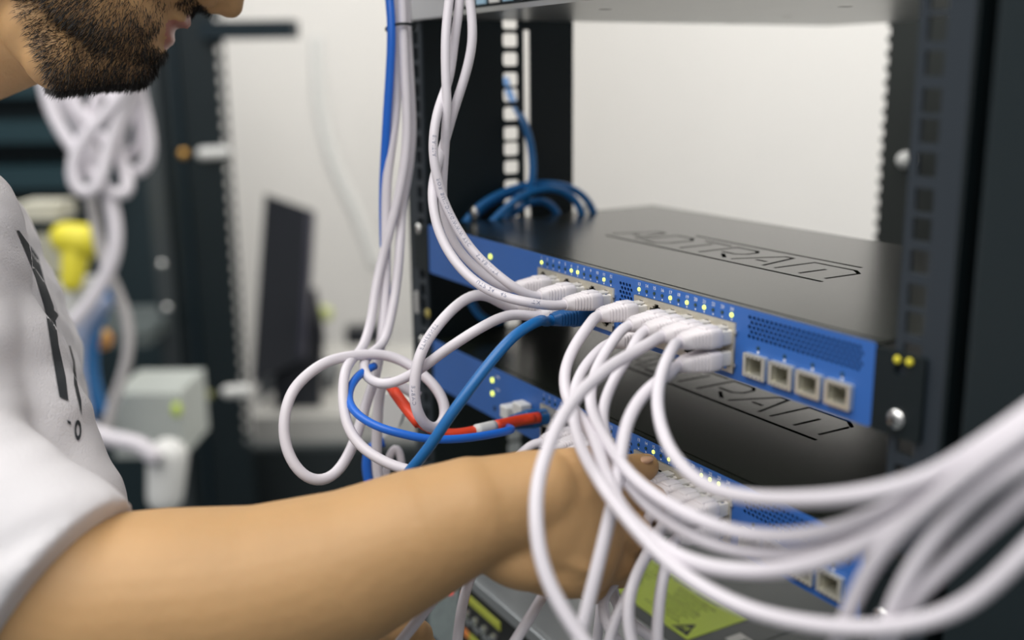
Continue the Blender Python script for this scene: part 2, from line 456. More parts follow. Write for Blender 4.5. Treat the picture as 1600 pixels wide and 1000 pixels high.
        for q in range(5): mb.box(cx-6+q*2.7, cx-4.9+q*2.7, -2.9, -2.5, cz+4.6, cz+5.5).box(cx-6+q*2.7, cx-4.9+q*2.7, -2.9, -2.5, cz-5.6, cz-4.6)
        tag(mb.build('spring_fingers', SILVER, cg), kind='stuff')
        MB().cyl((cx+.5, .2, cz+9.3), (cx+.5, -.4, cz+9.3), .95, .9, 10).build('indicator_light', LEDOFF, sw)
        MB().box(cx-.1, cx+1.1, -.12, -.05, cz+6.6, cz+7.8).build('arrow_mark', INK, sw)
    led_row(sw, T(-5.0), X0, lit, 1, 1); led_row(sw, T(-5.0), X0, lit, 13, 2)
    # ears
    for x0, x1, sx in ((X1+.5, 466, 454.0), (-28, X0-1.5, -17.6)):
        pl_ = plate('mounting_ear', [rect(x0, x1, T(-H), T(-1), 1.5), rect(sx-3, sx+3, T(-11), T(-6.5), 1.5)], 1.6, (0, .2, 0), (1, 0, 0), (0, 0, 1), BLACK, sw)
        screw(sx, T(-30) if x0 > 0 else T(-5.5), -.6, parent=pl_)
    return sw
EMP1 = [(1, 2, 0), (1, 4, 0), (1, 5, 1), (2, 1, 0)]
sw1 = make_switch(0, 0, 'upper blue-faced network switch with a dark olive top cover, cables in its ports', {1, 6, 7, 11, 13, 17, 19, 21, 24}, EMP1)
sw2 = make_switch(-91.6, 2.0, 'lower blue-faced network switch half hidden behind the hand and cables', {11, 15, 17, 21, 22, 23}, [(2, 0, 0)])
for sw, z0, dots in ((sw1, 0, (-11,)), (sw2, -91.6, (-9.5, -19.5))):
    for dz in dots:
        tag(MB().cyl((99, .2, z0+dz), (99, -.6, z0+dz), 1.9, 1.7, 14).build('power_light', LEDON, sw), 'lit green power light')
MB().cyl((102, .3, -91.6-30), (102, -.3, -91.6-30), 1.8).build('reset_button', DARK, sw2)
for dz, tx in ((-5.5, 'PWR'), (-15, 'STAT')): text('port_number', tx, 2.6, (107, -.1, -91.6+dz), (1, 0, 0), (0, 0, 1), INK, sw2)

# ---------------------------------------------------------------- device above
top = empty('rack_device', (220, 0, 153.5), 'silver underside of the device mounted at the top above the upper switch', 'rack device')
SIL2 = mat('zinc_sheet', (0.50, 0.50, 0.475), 0.30, metal=.75, noise=.06, scale=25)
hol = [[(x+5*math.cos(a*math.pi/6), y+5*math.sin(a*math.pi/6)) for a in range(12)] for x, y in ((228, 196), (40, 265), (30, 80), (150, 60), (330, 110), (120, 250))]
plate('bottom_panel', [rect(0, 440, 0, 420, 1)]+hol, 1.2, (0, 0, 154.5), (1, 0, 0), (0, 1, 0), SIL2, top)
MB().box(1, 439, 3, 418, 156.5, 196).build('chassis', BLACK, top)
MB().box(40, 440, -1.5, 1.5, 153.7, 157).build('front_lip', SIL2, top)
fp = MB().box(40, 440, .5, 3, 157, 196).build('front_panel', BLACK, top)
for i, x in enumerate((75, 92, 110, 128, 150, 172)):
    MB().box(x-6, x+6, -1.2, 1, 159, 170, .5).build('socket', WPLA if i % 2 == 0 else mat('pale_blue_plastic', (0.35, 0.55, .7), .4), fp)
er = MB().box(-30, 39, -1.5, .8, 153.5, 196, .6).build('mounting_ear', mat('silver_paint', (.55, .56, .58), .4, metal=.3), top)
screw(-23, 163, -1.8, parent=er)

# ---------------------------------------------------------------- server below
srv = empty('rack_server', (220, 0, -360), 'grey metal server at the bottom of the rack, lime label on its lid', 'server')
ZS = -272.0
MB().box(2, 438, 2, 72, ZS-1.6, ZS, .5).build('front_lid', GREY, srv)
MB().box(2, 250, 72.5, 600, ZS-1.6, ZS-.3, .5).build('lid_panel', DGREY, srv)
MB().box(250.6, 330, 72.5, 600, ZS-1.6, ZS-.3, .5).build('lid_panel', DGREY, srv)
MB().box(330.6, 438, 72.5, 600, ZS-1.6, ZS-.3, .5).build('lid_panel', DGREY, srv)
MB().box(3, 437, 3, 599, ZS-84, ZS-1.7).build('chassis', GREY, srv)
MB().box(-20, 460, -2, 3, ZS-10, ZS, .8).build('front_frame', GREY, srv)
sf = MB().box(40, 460, -1, 2.5, ZS-86, ZS-10).build('front_panel', DARK, srv)
MB().box(-20, 39.5, -2, 2.5, ZS-86, ZS-10, .5).build('control_panel', mat('speckled_grey', (0.25, 0.3, 0.3), .5, noise=.5, scale=300), srv)
for i, (x, zc) in enumerate(((15, -22), (26, -27))):
    tag(MB().cyl((x, -2, ZS+zc), (x, -3, ZS+zc), 2.6).build('indicator_light', mat('red_led', (0.8, 0.08, 0.08), .4, emit=((1, .1, .1), .8)), srv), 'red indicator light')
for r in range(2):
    zc = ZS-20-r*33
    tag(MB().box(46, 56, -2.4, -1, zc-3, zc+3, .5).build('drive_tab', mat('orange_plastic', (.8, .25, .05), .4), srv), 'orange tab')
    MB().box(57, 108, -2.2, -1, zc-3.5, zc+3.5, .5).build('drive_label', mat('olive_strip', (.45, .5, .06), .5), srv)
    for i in range(9):
        x = 54+i*14.5
        MB().cyl((x, -1, zc-14), (x, -4.5, zc-14), 3.8, 3.2, 10).build('drive_latch', SILVER, srv)
        MB().box(x-5, x+5, -2, -1, zc-24, zc-19, .3).build('drive_slot', GREY, srv)

# ---------------------------------------------------------------- label on the server lid
def on_z(u, v, z):
    r = at(u, v, 1)-CAM; return CAM+r*((z-CAM.z)/r.z)
c1, c2, c3 = on_z(995, 949, ZS), on_z(1080, 1000, ZS), on_z(1165, 967, ZS)
LX0, LX1, LY0, LY1 = 82, 222, 84, 140
lab = MB().box(LX0, LX1, LY0, LY1, ZS-.3, ZS+.05).build('warning_label', LIME, srv)
tag(lab, 'lime green warning label printed in black')
def lid_text(body, size, x, y, material=LABINK, sx=1): return text('label_text', body, size, (x, y, ZS+.12), (1, 0, 0), (0, 1, 0), material, lab, sx=sx)
W_ = LX1-LX0
lid_text('CAUTION    ATTENTION    VORSICHT', 5.2, LX0+W_*.5, LY1-6, LINK)
for i in range(8):
    for c in range(2):
        lid_text(('observe precautions for handling', 'disconnect all power supply cords', 'electrostatic sensitive devices', 'before servicing this unit')[(i+c) % 4], 3.1, LX0+W_*(.25+.45*c), LY1-13-i*4.6, LINK if i % 3 else LABINK)
tx, ty = LX1-13, LY0+10
tri = [(tx-9, ty-7), (tx+9, ty-7), (tx, ty+9)]
tm = MB().add([(x, y, ZS+.1) for x, y in tri], [(0, 1, 2)]).build('hazard_triangle', LABINK, lab)
hs = MB()
for k in range(10):
    a0 = math.radians(-60+k*22); a1 = math.radians(-60+(k+1)*22)
    hs.add([(tx+r*math.cos(a), ty-2+r*math.sin(a), ZS+.16) for r, a in ((2, a0), (3.2, a0), (3.2, a1), (2, a1))], [(0, 1, 2, 3)])
hs.add([(tx-8, ty-6.5, ZS+.16), (tx-7, ty-6.5, ZS+.16), (tx+4, ty+1.5, ZS+.16), (tx+3, ty+2.3, ZS+.16)], [(0, 1, 2, 3)])
hs.build('hand_symbol', LIME, tm)
bl = MB().box(LX1+12, LX1+60, 108, 122, ZS-.3, ZS+.06).build('serial_label', WPLA, srv)
mb = MB(); x = LX1+20
while x < LX1+52:
    ww = random.choice((.6, 1.0, 1.6)); mb.box(x, x+ww, 110, 120, ZS+.06, ZS+.1); x += ww+random.choice((.7, 1.2))
tag(mb.build('bar_lines', LABINK, bl), kind='stuff')

# ---------------------------------------------------------------- connectors and cables
def loft(sections, n=16):
    """sections: (y, halfwidth, halfheight, zoff, exponent)"""
    mb = MB(); v = []
    for y, a, b, zo, e in sections:
        for i in range(n):
            t = 2*math.pi*i/n+math.pi/n; c, s = math.cos(t), math.sin(t)
            v.append((a*math.copysign(abs(c)**e, c), y, zo+b*math.copysign(abs(s)**e, s)))
    m_ = len(sections); f = []
    for j in range(m_-1):
        for i in range(n):
            k = (i+1) % n; f.append((j*n+i, j*n+k, (j+1)*n+k, (j+1)*n+i))
    f.append(tuple(range(n))[::-1]); f.append(tuple(range((m_-1)*n, m_*n)))
    return v, f
PLUG_LEN = 30
def connector(x, z, row, parent, boot=PLUG, y0=0.0, nose=CLEAR):
    s = 1 if row == 0 else -1
    # clear body
    v, f = loft([(9+y0, 5.6, 3.9, -.5*s, .3), (-8+y0, 5.7, 4.0, -.5*s, .3), (-11+y0, 5.7, 4.0, -.5*s, .3)])
    body = MB().add([(x+a, b, z+c) for a, b, c in v], f).build('plug_body', nose, parent, autosmooth=35)
    # locking clip
    MB().box(x-3, x+3, -9+y0, 5+y0, z+(3.6 if s > 0 else -4.6), z+(4.6 if s > 0 else -3.6), .3).build('locking_clip', nose, body)
    for q in range(2): MB().box(x-4.6+q*7.2, x-2.6+q*7.2, -5+y0, -3+y0, z-4.6, z+3.9, .2).build('shield_window', SILVER, body)
    # ribbed boot
    sec = [(-7.5+y0, 6.3, 4.7, -.2*s, .35), (-8.2+y0, 6.6, 5.1, -.1*s, .35), (-14+y0, 6.6, 5.3, 0, .35)]
    for q in range(6):
        yy = -15-q*1.9
        sec += [(yy+y0, 6.4-q*.25, 5.2-q*.2, 0, .4), (yy-.5+y0, 5.7-q*.25, 4.6-q*.2, 0, .4), (yy-.9+y0, 5.7-q*.25, 4.6-q*.2, 0, .4), (yy-1.3+y0, 6.3-q*.27, 5.1-q*.2, 0, .4)]
    sec += [(-28+y0, 4.2, 4.0, 0, .8), (-30+y0, 3.8, 3.7, 0, 1)]
    v, f = loft(sec)
    bt = MB().add([(x+a, b, z+c) for a, b, c in v], f).build('boot', boot, parent, autosmooth=40)
    # hood over the clip
    MB().box(x-3.3, x+3.3, -17+y0, -8+y0, z+(4.2 if s > 0 else -5.9), z+(5.9 if s > 0 else -4.2), .8).build('clip_hood', boot, bt, autosmooth=60)
    return Vector((x, -29+y0, z))
def cable(label, pts, start=None, r=2.85, material=WHITE, boot=PLUG, group='white network cables', prints=(), name='network_cable', flat=1.0, nose=CLEAR, lead=5):
    """start: (block, col, row, switch z0, dx)"""
    P = [at(p[0], p[1], fg(p[2])) for p in pts]
    if start:
        b, c, row, z0, dx = start
        x = port_x(b, c, dx); z = z0+(-15.6 if row == 0 else -27.6)
        e = Vector((x, -28, z)); P = [e, e+Vector((0, -lead*.5, -.2)), e+Vector((0, -lead, -.8))]+P
    path = spline(P)
    o = tube(name, path, r, material, None, flat=flat)
    tag(o, label, 'cable', group)
    if start: connector(x, z, row, o, boot, nose=nose)
    for s0, body, ang, flip in prints: cable_print(path, r, s0, body, 3.1, o, ang, flip)
    return o, path
S1, S2 = (0, 0), (-91.6, 2.0)
TOPG = 'white cables hanging from the top into the upper switch'
cable('white cable hanging from above into the rightmost upper port of the left port block', [(838, 475, 600), (822, 472, 599), (790, 465, 601), (755, 450, 605), (722, 422, 612), (697, 387, 620), (682, 352, 625), (675, 310, 630), (677, 280, 636), (688, 245, 642), (700, 205, 644), (708, 175, 642), (720, 140, 640), (732, 100, 638), (739, 62, 636), (737, 25, 636), (729, -40, 636), (715, -110, 640), (712, -400, 640), (709, -800, 640)], (1, 5, 0, *S1), group=TOPG, prints=((22, 'TX', .35, True), (40, '4P', .35, True), (52, 'UTP 24', .3, True)))
cable('white printed cable from above plugged in fourth upper port of the left port block', [(804, 450, 626), (790, 440, 626), (757, 412, 629), (732, 385, 631), (715, 358, 632), (703, 338, 632), (688, 300, 630), (681, 270, 628), (676, 240, 628), (680, 190, 630), (690, 155, 636), (700, 130, 644), (706, 100, 645), (710, 62, 644), (716, 25, 642), (721, -40, 640), (720, -110, 640), (717, -400, 640), (714, -800, 640)], (1, 3, 0, *S1), group=TOPG, prints=((40, 'STABILITY', .2, True), (65, 'WWW.YFC', .2, True), (88, 'FOR BUILDING', .2, True), (120, 'EIA/TIA', .2, True)))
cable('white cable from above, hindmost of three, in second upper port of the left block', [(768, 440, 652), (745, 420, 652), (717, 392, 651), (700, 360, 650), (692, 325, 650), (691, 290, 648), (694, 250, 644), (697, 195, 636), (699, 160, 633), (697, 135, 633), (696, 100, 633), (696, 62, 634), (698, 32, 636), (703, -10, 638), (706, -80, 640), (703, -400, 640), (700, -800, 640)], (1, 1, 0, *S1), group=TOPG)
LOOPG = 'white cables looped at the left of the rack'
cable('white cable with the biggest loop, hanging left of the rack', [(750, 457, 645), (722, 470, 640), (695, 495, 632), (675, 520, 628), (658, 547, 622), (650, 575, 620), (647, 605, 620), (647, 630, 620), (653, 650, 622), (665, 667, 628), (682, 672, 635), (694, 660, 642), (697, 640, 648), (687, 612, 655), (665, 588, 660), (640, 570, 662), (612, 556, 662), (580, 553, 657), (540, 557, 650), (505, 567, 640), (475, 590, 632), (455, 612, 625), (445, 645, 620), (442, 675, 618), (450, 710, 616), (470, 742, 615), (495, 755, 618), (520, 746, 625), (540, 720, 635), (553, 692, 645), (562, 665, 655), (574, 625, 668), (586, 590, 680), (594, 545, 690), (600, 480, 702), (603, 420, 710), (603, 350, 714), (604, 290, 714), (610, 240, 714), (618, 180, 714), (621, 120, 714), (624, 48, 713), (622, -30, 713), (620, -110, 713), (617, -400, 713), (614, -800, 713)], (1, 1, 1, *S1), r=3.3, group=LOOPG, prints=((75, 'ETHERNET', .3, True), (110, 'CABLE', .3, True)))
cable('white cable with the small round loop below the left port block', [(800, 489, 628), (775, 499, 624), (737, 520, 620), (707, 540, 622), (682, 557, 626), (665, 572, 630), (640, 587, 633), (617, 599, 637), (595, 602, 641), (575, 595, 646), (565, 580, 650), (568, 562, 658), (582, 549, 668), (598, 540, 680), (606, 515, 690), (617, 462, 702), (623, 412, 706), (626, 365, 710), (629, 320, 716), (638, 270, 718), (644, 210, 718), (642, 150, 716), (638, 80, 714), (636, 48, 713), (634, -30, 713), (632, -110, 713), (629, -400, 713), (626, -800, 713)], (1, 3, 1, *S1), r=3.1, group=LOOPG)
cable('white cable running down left of the rack and under the forearm', [(760, 790, 620), (715, 765, 608), (690, 748, 602), (657, 738, 600), (625, 732, 600), (600, 722, 602), (575, 707, 606), (555, 690, 610), (542, 665, 615), (536, 635, 620), (536, 600, 628), (540, 575, 640), (552, 560, 655), (568, 540, 675), (580, 500, 692), (587, 450, 700), (597, 405, 705), (612, 350, 705), (626, 290, 705), (634, 240, 705), (636, 190, 705), (633, 120, 705), (630, 48, 705), (628, -30, 705), (626, -110, 705), (623, -400, 705), (620, -800, 705)], r=3.1, group=LOOPG)
cable('dim white cable looping low beneath the desk edge, behind the others', [(655, 620, 690), (620, 600, 690), (600, 590, 690), (592, 620, 690), (590, 660, 690), (588, 700, 690), (590, 740, 690), (600, 790, 690)], r=3.4, group=LOOPG)
cable('dim white cable arching low near the blue one, left of the rack', [(600, 770, 700), (604, 730, 700), (612, 700, 700), (622, 690, 700), (627, 710, 700), (628, 745, 700), (632, 800, 700)], r=2.6, group=LOOPG)
cable('bright blue cable in the bundle at the left of the rack', [(596, -800, 700), (599, -400, 700), (602, -110, 700), (606, -30, 700), (609, 0, 700), (612, 48, 700), (609, 120, 704), (605, 180, 708), (601, 250, 714), (599, 300, 718), (600, 380, 722), (604, 460, 724), (600, 530, 715)], r=3.0, material=BCABLE2, group='blue cables')
cable('thick mid-blue cable from the lower row of the left block down behind the forearm', [(845, 500, 590), (832, 506, 582), (812, 517, 575), (795, 532, 570), (775, 555, 566), (750, 586, 562), (725, 620, 560), (700, 654, 560), (670, 700, 564), (645, 730, 570), (610, 775, 585), (580, 830, 600)], (1, 4, 1, *S1), r=3.0, material=BCABLE, boot=BPLUG, nose=BPLUG, group='blue cables')
cable('thin bright blue cable curving left from the lower switch', [(800, 672, 650), (770, 678, 640), (750, 682, 632), (700, 687, 618), (662, 686, 612), (625, 677, 608), (595, 670, 607), (570, 657, 610), (550, 642, 616), (542, 622, 624), (547, 605, 634), (560, 585, 645), (585, 572, 660)], (1, 0, 0, *S2), r=2.5, material=BCABLE2, boot=BPLUG, nose=BPLUG, group='blue cables')
rc, rp = cable('red cable with a pale sleeve leading into the lower switch', [(835, 653, 690), (800, 660, 680), (770, 666, 665), (748, 671, 655), (722, 677, 645), (695, 679, 640), (672, 671, 640), (650, 658, 642), (635, 640, 648), (622, 622, 655), (610, 605, 662)], r=3.0, material=RED, group='red cable')
tube('pale_sleeve', spline([at(772, 665.5, 662), at(760, 668.5, 657), at(744, 672, 650)]), 3.6, WPLA, rc)
tube('thick_boot', spline([at(842, 652, 693), at(815, 656, 686), at(774, 665.5, 666)]), 3.6, RED, rc)
tube('thick_boot', spline([at(655, 662, 640), at(638, 642, 646), at(616, 612, 658)]), 3.6, RED, rc)
cable('blue cable end showing low behind the white loops', [(600, 690, 720), (582, 690, 720), (573, 710, 720), (572, 735, 720), (580, 765, 720)], r=3.4, material=BCABLE2, group='blue cables')

FRG = 'white cables sweeping from the upper switch to the right foreground'
DNG = 'white cables falling from the upper switch past the hand'
cable('white cable from the leftmost port of the right block, swinging under the crossing cables', [(925, 503, 570), (905, 528, 564), (888, 560, 557), (880, 590, 549), (882, 612, 545), (890, 632, 538), (906, 650, 524), (921, 672, 505), (932, 695, 482), (941, 725, 460), (955, 765, 435), (985, 812, 405), (1040, 858, 378), (1100, 884, 352), (1170, 893, 330), (1240, 888, 304), (1310, 868, 280), (1380, 835, 256), (1450, 790, 238), (1520, 740, 225), (1600, 684, 214), (1680, 640, 206)], (2, 0, 0, *S1), r=3.05, group=FRG)
cable('white cable from the third port of the right block, highest of the paired arcs', [(968, 518, 552), (946, 550, 545), (930, 580, 538), (922, 610, 528), (924, 639, 515), (934, 665, 500), (947, 688, 482), (965, 717, 460), (986, 743, 440), (1015, 768, 420), (1054, 793, 395), (1100, 815, 370), (1160, 833, 342), (1230, 838, 312), (1300, 828, 285), (1370, 804, 262), (1440, 770, 244), (1510, 724, 228), (1600, 664, 216), (1680, 615, 208)], (2, 2, 0, *S1), group=FRG)
cable('white cable from the fourth port of the right block, lower of the paired arcs', [(993, 532, 538), (984, 558, 533), (966, 579, 530), (955, 600, 527), (947, 620, 524), (941, 644, 518), (943, 672, 504), (955, 710, 480), (978, 750, 455), (1012, 790, 432), (1060, 825, 402), (1120, 853, 368), (1200, 866, 334), (1280, 860, 302), (1350, 838, 275), (1420, 798, 252), (1500, 745, 233), (1600, 700, 220), (1680, 655, 210)], (2, 3, 0, *S1), group=FRG)
cable('white cable crossing over the others and down in front of the wrist', [(1020, 533, 524), (986, 553, 512), (955, 571, 498), (932, 589, 484), (906, 613, 468), (888, 636, 453), (872, 660, 440), (862, 686, 430), (851, 712, 420), (843, 738, 412), (838, 763, 406), (837, 800, 399), (839, 840, 393), (846, 880, 388), (860, 918, 384), (880, 955, 380), (910, 1000, 376), (945, 1045, 372)], (2, 4, 0, *S1), r=3.05, group=DNG)
cable('white cable from the rightmost upper port, topmost arc to the right', [(1052, 543, 507), (1038, 568, 497), (1029, 598, 487), (1026, 625, 477), (1029, 653, 464), (1037, 682, 450), (1050, 708, 432), (1070, 733, 408), (1096, 754, 380), (1130, 769, 350), (1180, 778, 320), (1250, 780, 285), (1330, 775, 256), (1400, 762, 240), (1460, 742, 228), (1520, 705, 218), (1600, 650, 209), (1680, 590, 203)], (2, 5, 0, *S1), group=FRG)
cable('white cable from the rightmost lower port, straight down past the thumb', [(1048, 583, 505), (1023, 599, 499), (1002, 618, 491), (986, 644, 481), (976, 670, 472), (971, 701, 464), (968, 732, 456), (962, 766, 448), (954, 800, 440), (945, 840, 434), (935, 880, 430), (925, 920, 428), (915, 960, 426), (905, 1000, 424), (893, 1045, 422)], (2, 5, 1, *S1), r=3.05, group=DNG)
cable('white cable from the lower row of the right block, lowest arc along the bottom right', [(943, 541, 560), (925, 558, 552), (908, 580, 545), (899, 605, 536), (895, 630, 525), (897, 660, 502), (906, 696, 475), (924, 732, 448), (945, 765, 424), (975, 805, 400), (1010, 845, 382), (1055, 888, 360), (1110, 925, 340), (1170, 953, 322), (1250, 973, 292), (1330, 982, 265), (1400, 980, 245), (1460, 967, 233), (1508, 948, 225), (1556, 908, 217), (1600, 864, 210), (1680, 780, 203)], (2, 1, 1, *S1), group=FRG)
cable('blurred white cable rising from the bottom edge, leftmost of the three on the right', [(1290, 1060, 300), (1308, 1005, 290), (1322, 968, 282), (1343, 918, 270), (1376, 862, 254), (1412, 824, 243), (1452, 790, 228), (1520, 732, 208), (1600, 675, 196), (1680, 620, 188)], group=FRG)
cable('blurred white cable rising from the bottom edge, middle of the three on the right', [(1362, 1060, 275), (1380, 1000, 264), (1398, 942, 253), (1430, 882, 243), (1465, 834, 232), (1500, 796, 222), (1545, 757, 210), (1600, 722, 200), (1680, 680, 192)], group=FRG)
cable('blurred white cable rising from the bottom edge, rightmost of the three', [(1375, 1060, 272), (1397, 985, 260), (1422, 938, 252), (1475, 888, 240), (1524, 842, 229), (1572, 800, 218), (1600, 774, 212), (1680, 710, 204)], group=FRG)
# lower switch
LOWG = 'white cables plugged into the lower switch'
cable('white cable from the rightmost lower port of the lower switch, falling over the lime label', [(1045, 868, 520), (1036, 900, 512), (1030, 940, 506), (1027, 980, 503), (1026, 1040, 500)], (2, 5, 1, *S2), group=LOWG)
cable('white cable beside the fingers of the gripping hand, curving over the lime label', [(1022, 848, 522), (1005, 876, 510), (991, 905, 500), (982, 935, 494), (979, 965, 490), (986, 1000, 486), (1000, 1045, 482)], (2, 4, 1, *S2), group=LOWG)
cable('white cable in the rightmost upper port of the lower switch', [(1042, 812, 520), (1026, 834, 528), (1010, 862, 530), (995, 900, 528), (975, 940, 524), (958, 975, 520), (945, 1040, 518)], (2, 5, 0, *S2), group=LOWG)
cable('white cable in the second upper port from the right of the lower switch', [(1018, 800, 535), (1003, 830, 545), (988, 870, 550), (968, 905, 550), (942, 925, 545), (936, 945, 540), (944, 970, 535), (962, 1000, 530), (990, 1040, 526)], (2, 4, 0, *S2), group=LOWG)
cable('white cable in the third upper port from the right of the lower switch', [(990, 790, 555), (978, 830, 570), (965, 880, 575), (955, 930, 570), (990, 978, 560), (1030, 1003, 555), (1060, 1040, 550)], (2, 3, 0, *S2), group=LOWG)
cable('white cable in the fourth upper port from the right, next to the thumb', [(965, 780, 575), (955, 820, 590), (945, 900, 600), (935, 980, 600), (930, 1040, 600)], (2, 2, 0, *S2), group=LOWG)
cable('short white cable in the left block of the lower switch, boot showing above the hand', [(835, 690, 655), (822, 700, 652), (806, 715, 650), (785, 760, 645), (770, 830, 640), (740, 890, 590), (722, 945, 565), (715, 1000, 555), (708, 1045, 550)], (1, 3, 0, *S2), group=LOWG)
cable('white cable above the hand in the fifth port of the lower switch', [(860, 700, 640), (850, 720, 640), (840, 780, 640), (820, 850, 640), (760, 885, 600), (696, 915, 556), (668, 950, 548), (640, 985, 542), (612, 1020, 538)], (1, 4, 0, *S2), group=LOWG)
cable('white cable above the hand in the sixth port of the lower switch', [(888, 715, 620), (880, 760, 630), (872, 850, 630), (862, 905, 600), (846, 935, 555), (826, 968, 545), (806, 1000, 540), (785, 1035, 536)], (1, 5, 0, *S2), group=LOWG, prints=((208, 'IEC', .2, True), (222, 'TIA', .2, True)))
# white plug low at the left of the lower switch
mb = MB(); p0 = on_y(812, 648, -4)
mb.box(p0.x-14, p0.x-4, -12, -.2, p0.z-4, p0.z+5, 1).box(p0.x-2, p0.x+10, -9, -.2, p0.z+1, p0.z+10, 1)
tag(mb.build('serial_plug', WPLA), 'small white plug pair at the left end of the lower switch face', 'plug')
# cable tie on the left bundle
ring = [at(626, 44, 709)+CR*(9.5*math.cos(a))+CF*(10*math.sin(a))+CU*(1.0*math.cos(a)) for a in np.linspace(0, 2*math.pi, 40)]
tag(tube('cable_tie', ring, 1.0, BLACK, None, n=8), 'black cable tie around the hanging bundle at the top left of the rack', 'cable tie')
# blue coil behind the upper switch
def loop3(cen, ax, ay, n, jit, turns):
    pts = []
    for i in range(n*turns+1):
        a = 2*math.pi*i/n; k = 1+jit*math.sin(i*.7); pts.append(Vector(cen)+Vector(ax)*math.cos(a)*k+Vector(ay)*math.sin(a)*k+Vector((0, 0, i*.12)))
    return pts
DB = mat('blue_coil_jacket', (0.012, 0.18, 0.50), 0.35)
COILS = [
 ('blue cable coil, outermost arc behind the upper switch', [(725, 350, 850), (745, 325, 855), (780, 303, 860), (820, 290, 865), (860, 287, 870), (895, 294, 875), (918, 312, 880), (930, 335, 885), (928, 370, 890)]),
 ('blue cable coil, inner arc behind the upper switch', [(765, 350, 850), (785, 330, 850), (808, 310, 850), (835, 297, 855), (868, 294, 862), (890, 304, 868), (905, 320, 872), (912, 345, 876), (912, 370, 880)]),
 ('blue cable coil, arc nearest the left post', [(735, 345, 870), (760, 320, 870), (790, 305, 872), (815, 300, 872), (800, 320, 868), (785, 345, 866), (780, 370, 866)]),
 ('blue cable coil, low arc inside the others', [(790, 350, 875), (800, 335, 875), (820, 318, 877), (845, 312, 880), (866, 322, 884), (876, 345, 888), (878, 365, 890)]),
]
for lb, pts in COILS:
    cable(lb, [(a, b, c-0) for a, b, c in pts], r=3.0, material=DB, group='blue cable coil behind the upper switch')
cable('blue cable dropping through the side post into the coil', [(790, 125, 930), (800, 155, 905), (812, 178, 878), (824, 205, 862), (832, 245, 855), (832, 285, 855), (820, 315, 860)], r=3.2, material=DB, group='blue cable coil behind the upper switch')
cable('dark blue cable in the shadow beneath the upper switch', [(735, 470, 850), (745, 490, 850), (765, 505, 850), (790, 500, 850), (800, 480, 850)], r=3.2, material=DB, group='blue cables')
tag(MB().sph(on_y(909, 330, 215), ((7, 0, 0), (0, 7, 0), (0, 0, 9))).build('cable_plug', WPLA, None, True), 'small white plug lying in the blue coil behind the upper switch', 'plug')
# small hardware on the posts
for u, v, c in ((1402, 562, YELLOW), (1421, 566, YELLOW)):
    p = on_y(u, v, -1.5); MB().sph(p, ((1.6, 0, 0), (0, 1.2, 0), (0, 0, 1.7))).build('cage_nut', c, rack, True)
p = on_y(668, 490, -1); MB().sph(p, ((4, 0, 0), (0, 1.2, 0), (0, 0, 4))).build('cage_nut', mat('brass_nut', (.5, .42, .12), .4, metal=.5), rack, True)
p = on_y(651, 472, -1); MB().box(p.x-1.6, p.x+1.6, -2, 0, p.z-9, p.z+9, .5).build('clip', WPLA, rack)
p = on_y(1411, 250, 4); MB().sph(at(1416, 250, 1100), ((10, 0, 0), (0, 10, 0), (0, 0, 9))).build('bolt_head', WPLA, rack, True)
for u, v, d in ((876, 248, 990), (740, 333, 845)):
    MB().sph(at(u, v, d), ((5, 0, 0), (0, 3, 0), (0, 0, 6))).build('bolt_head', SILVER, rack, True)

# ---------------------------------------------------------------- background: next rack, monitor, desk, cable knots
def bg_box(mb, u0, u1, v0, v1, d, th, b=0):
    """upright box (turned to stand square to the aisle) whose near face fills these spots at d"""
    a, c = at(u0, (v0+v1)/2, d), at(u1, (v0+v1)/2, d)
    zt, zb = at((u0+u1)/2, v0, d).z, at((u0+u1)/2, v1, d).z
    e = (c-a); e.z = 0; wd = e.length; e.normalize(); n = Vector((-e.y, e.x, 0))
    if n.dot(CF) < 0: n = -n
    v = []
    for s in (0, wd):
        for t in (0, th):
            for z in (zb, zt): q = a+e*s+n*t; v.append((q.x, q.y, z))
    return mb.add(v, [(0, 1, 3, 2), (4, 6, 7, 5), (0, 4, 5, 1), (2, 3, 7, 6), (0, 2, 6, 4), (1, 5, 7, 3)])
D1 = 2250
nb = empty('server_rack', at(310, 900, D1), 'dark blurred equipment rack standing behind the man, left of the bright wall', 'rack')
# columns are leaned by the lens only; they stand upright here
p0, p1 = at(243, 300, D1), at(366, 300, D1)
e = (p1-p0); e.z = 0; wd = e.length; e.normalize(); n = Vector((-e.y, e.x, 0)); n = n if n.dot(CF) > 0 else -n
zz = []
z = 620
while z > -700: zz.append(z); z -= 15.9*1.9
big = 1.0
rl = [rect(0, wd, -1200, 800)]+[rect(wd-16, wd-4, q-9, q+5, 1) for q in zz]
plate('rack_post', rl, 4, p0.to_2d().to_3d(), e, (0, 0, 1), RACK, nb)
def nbx(s0, s1, t0, t1, z0, z1, name, m):
    v = []
    for s in (s0, s1):
        for t in (t0, t1):
            for z in (z0, z1): q = p0.to_2d().to_3d()+e*s+n*t; v.append((q.x, q.y, z))
    return MB().add(v, [(0, 1, 3, 2), (4, 6, 7, 5), (0, 4, 5, 1), (2, 3, 7, 6), (0, 2, 6, 4), (1, 5, 7, 3)]).build(name, m, nb)
RACK2 = mat('rack_paint_blue', (0.006, 0.016, 0.023), .5, spec=.25)
nbx(0, wd*.8, 8, 60, -1200, 800, 'rack_side', RACK2)
nbx(-12, 26, -14, -4, -1200, 800, 'door_edge', mat('lit_edge_grey', (.05, .06, .065), .4))  # lighter grey puts the light along this strip into its colour
nbx(wd*.35, wd*.42, -10, -4, -1200, 800, 'door_edge', RACK2)
zt, zb = at(400, 36, D1).z, at(400, 62, D1).z
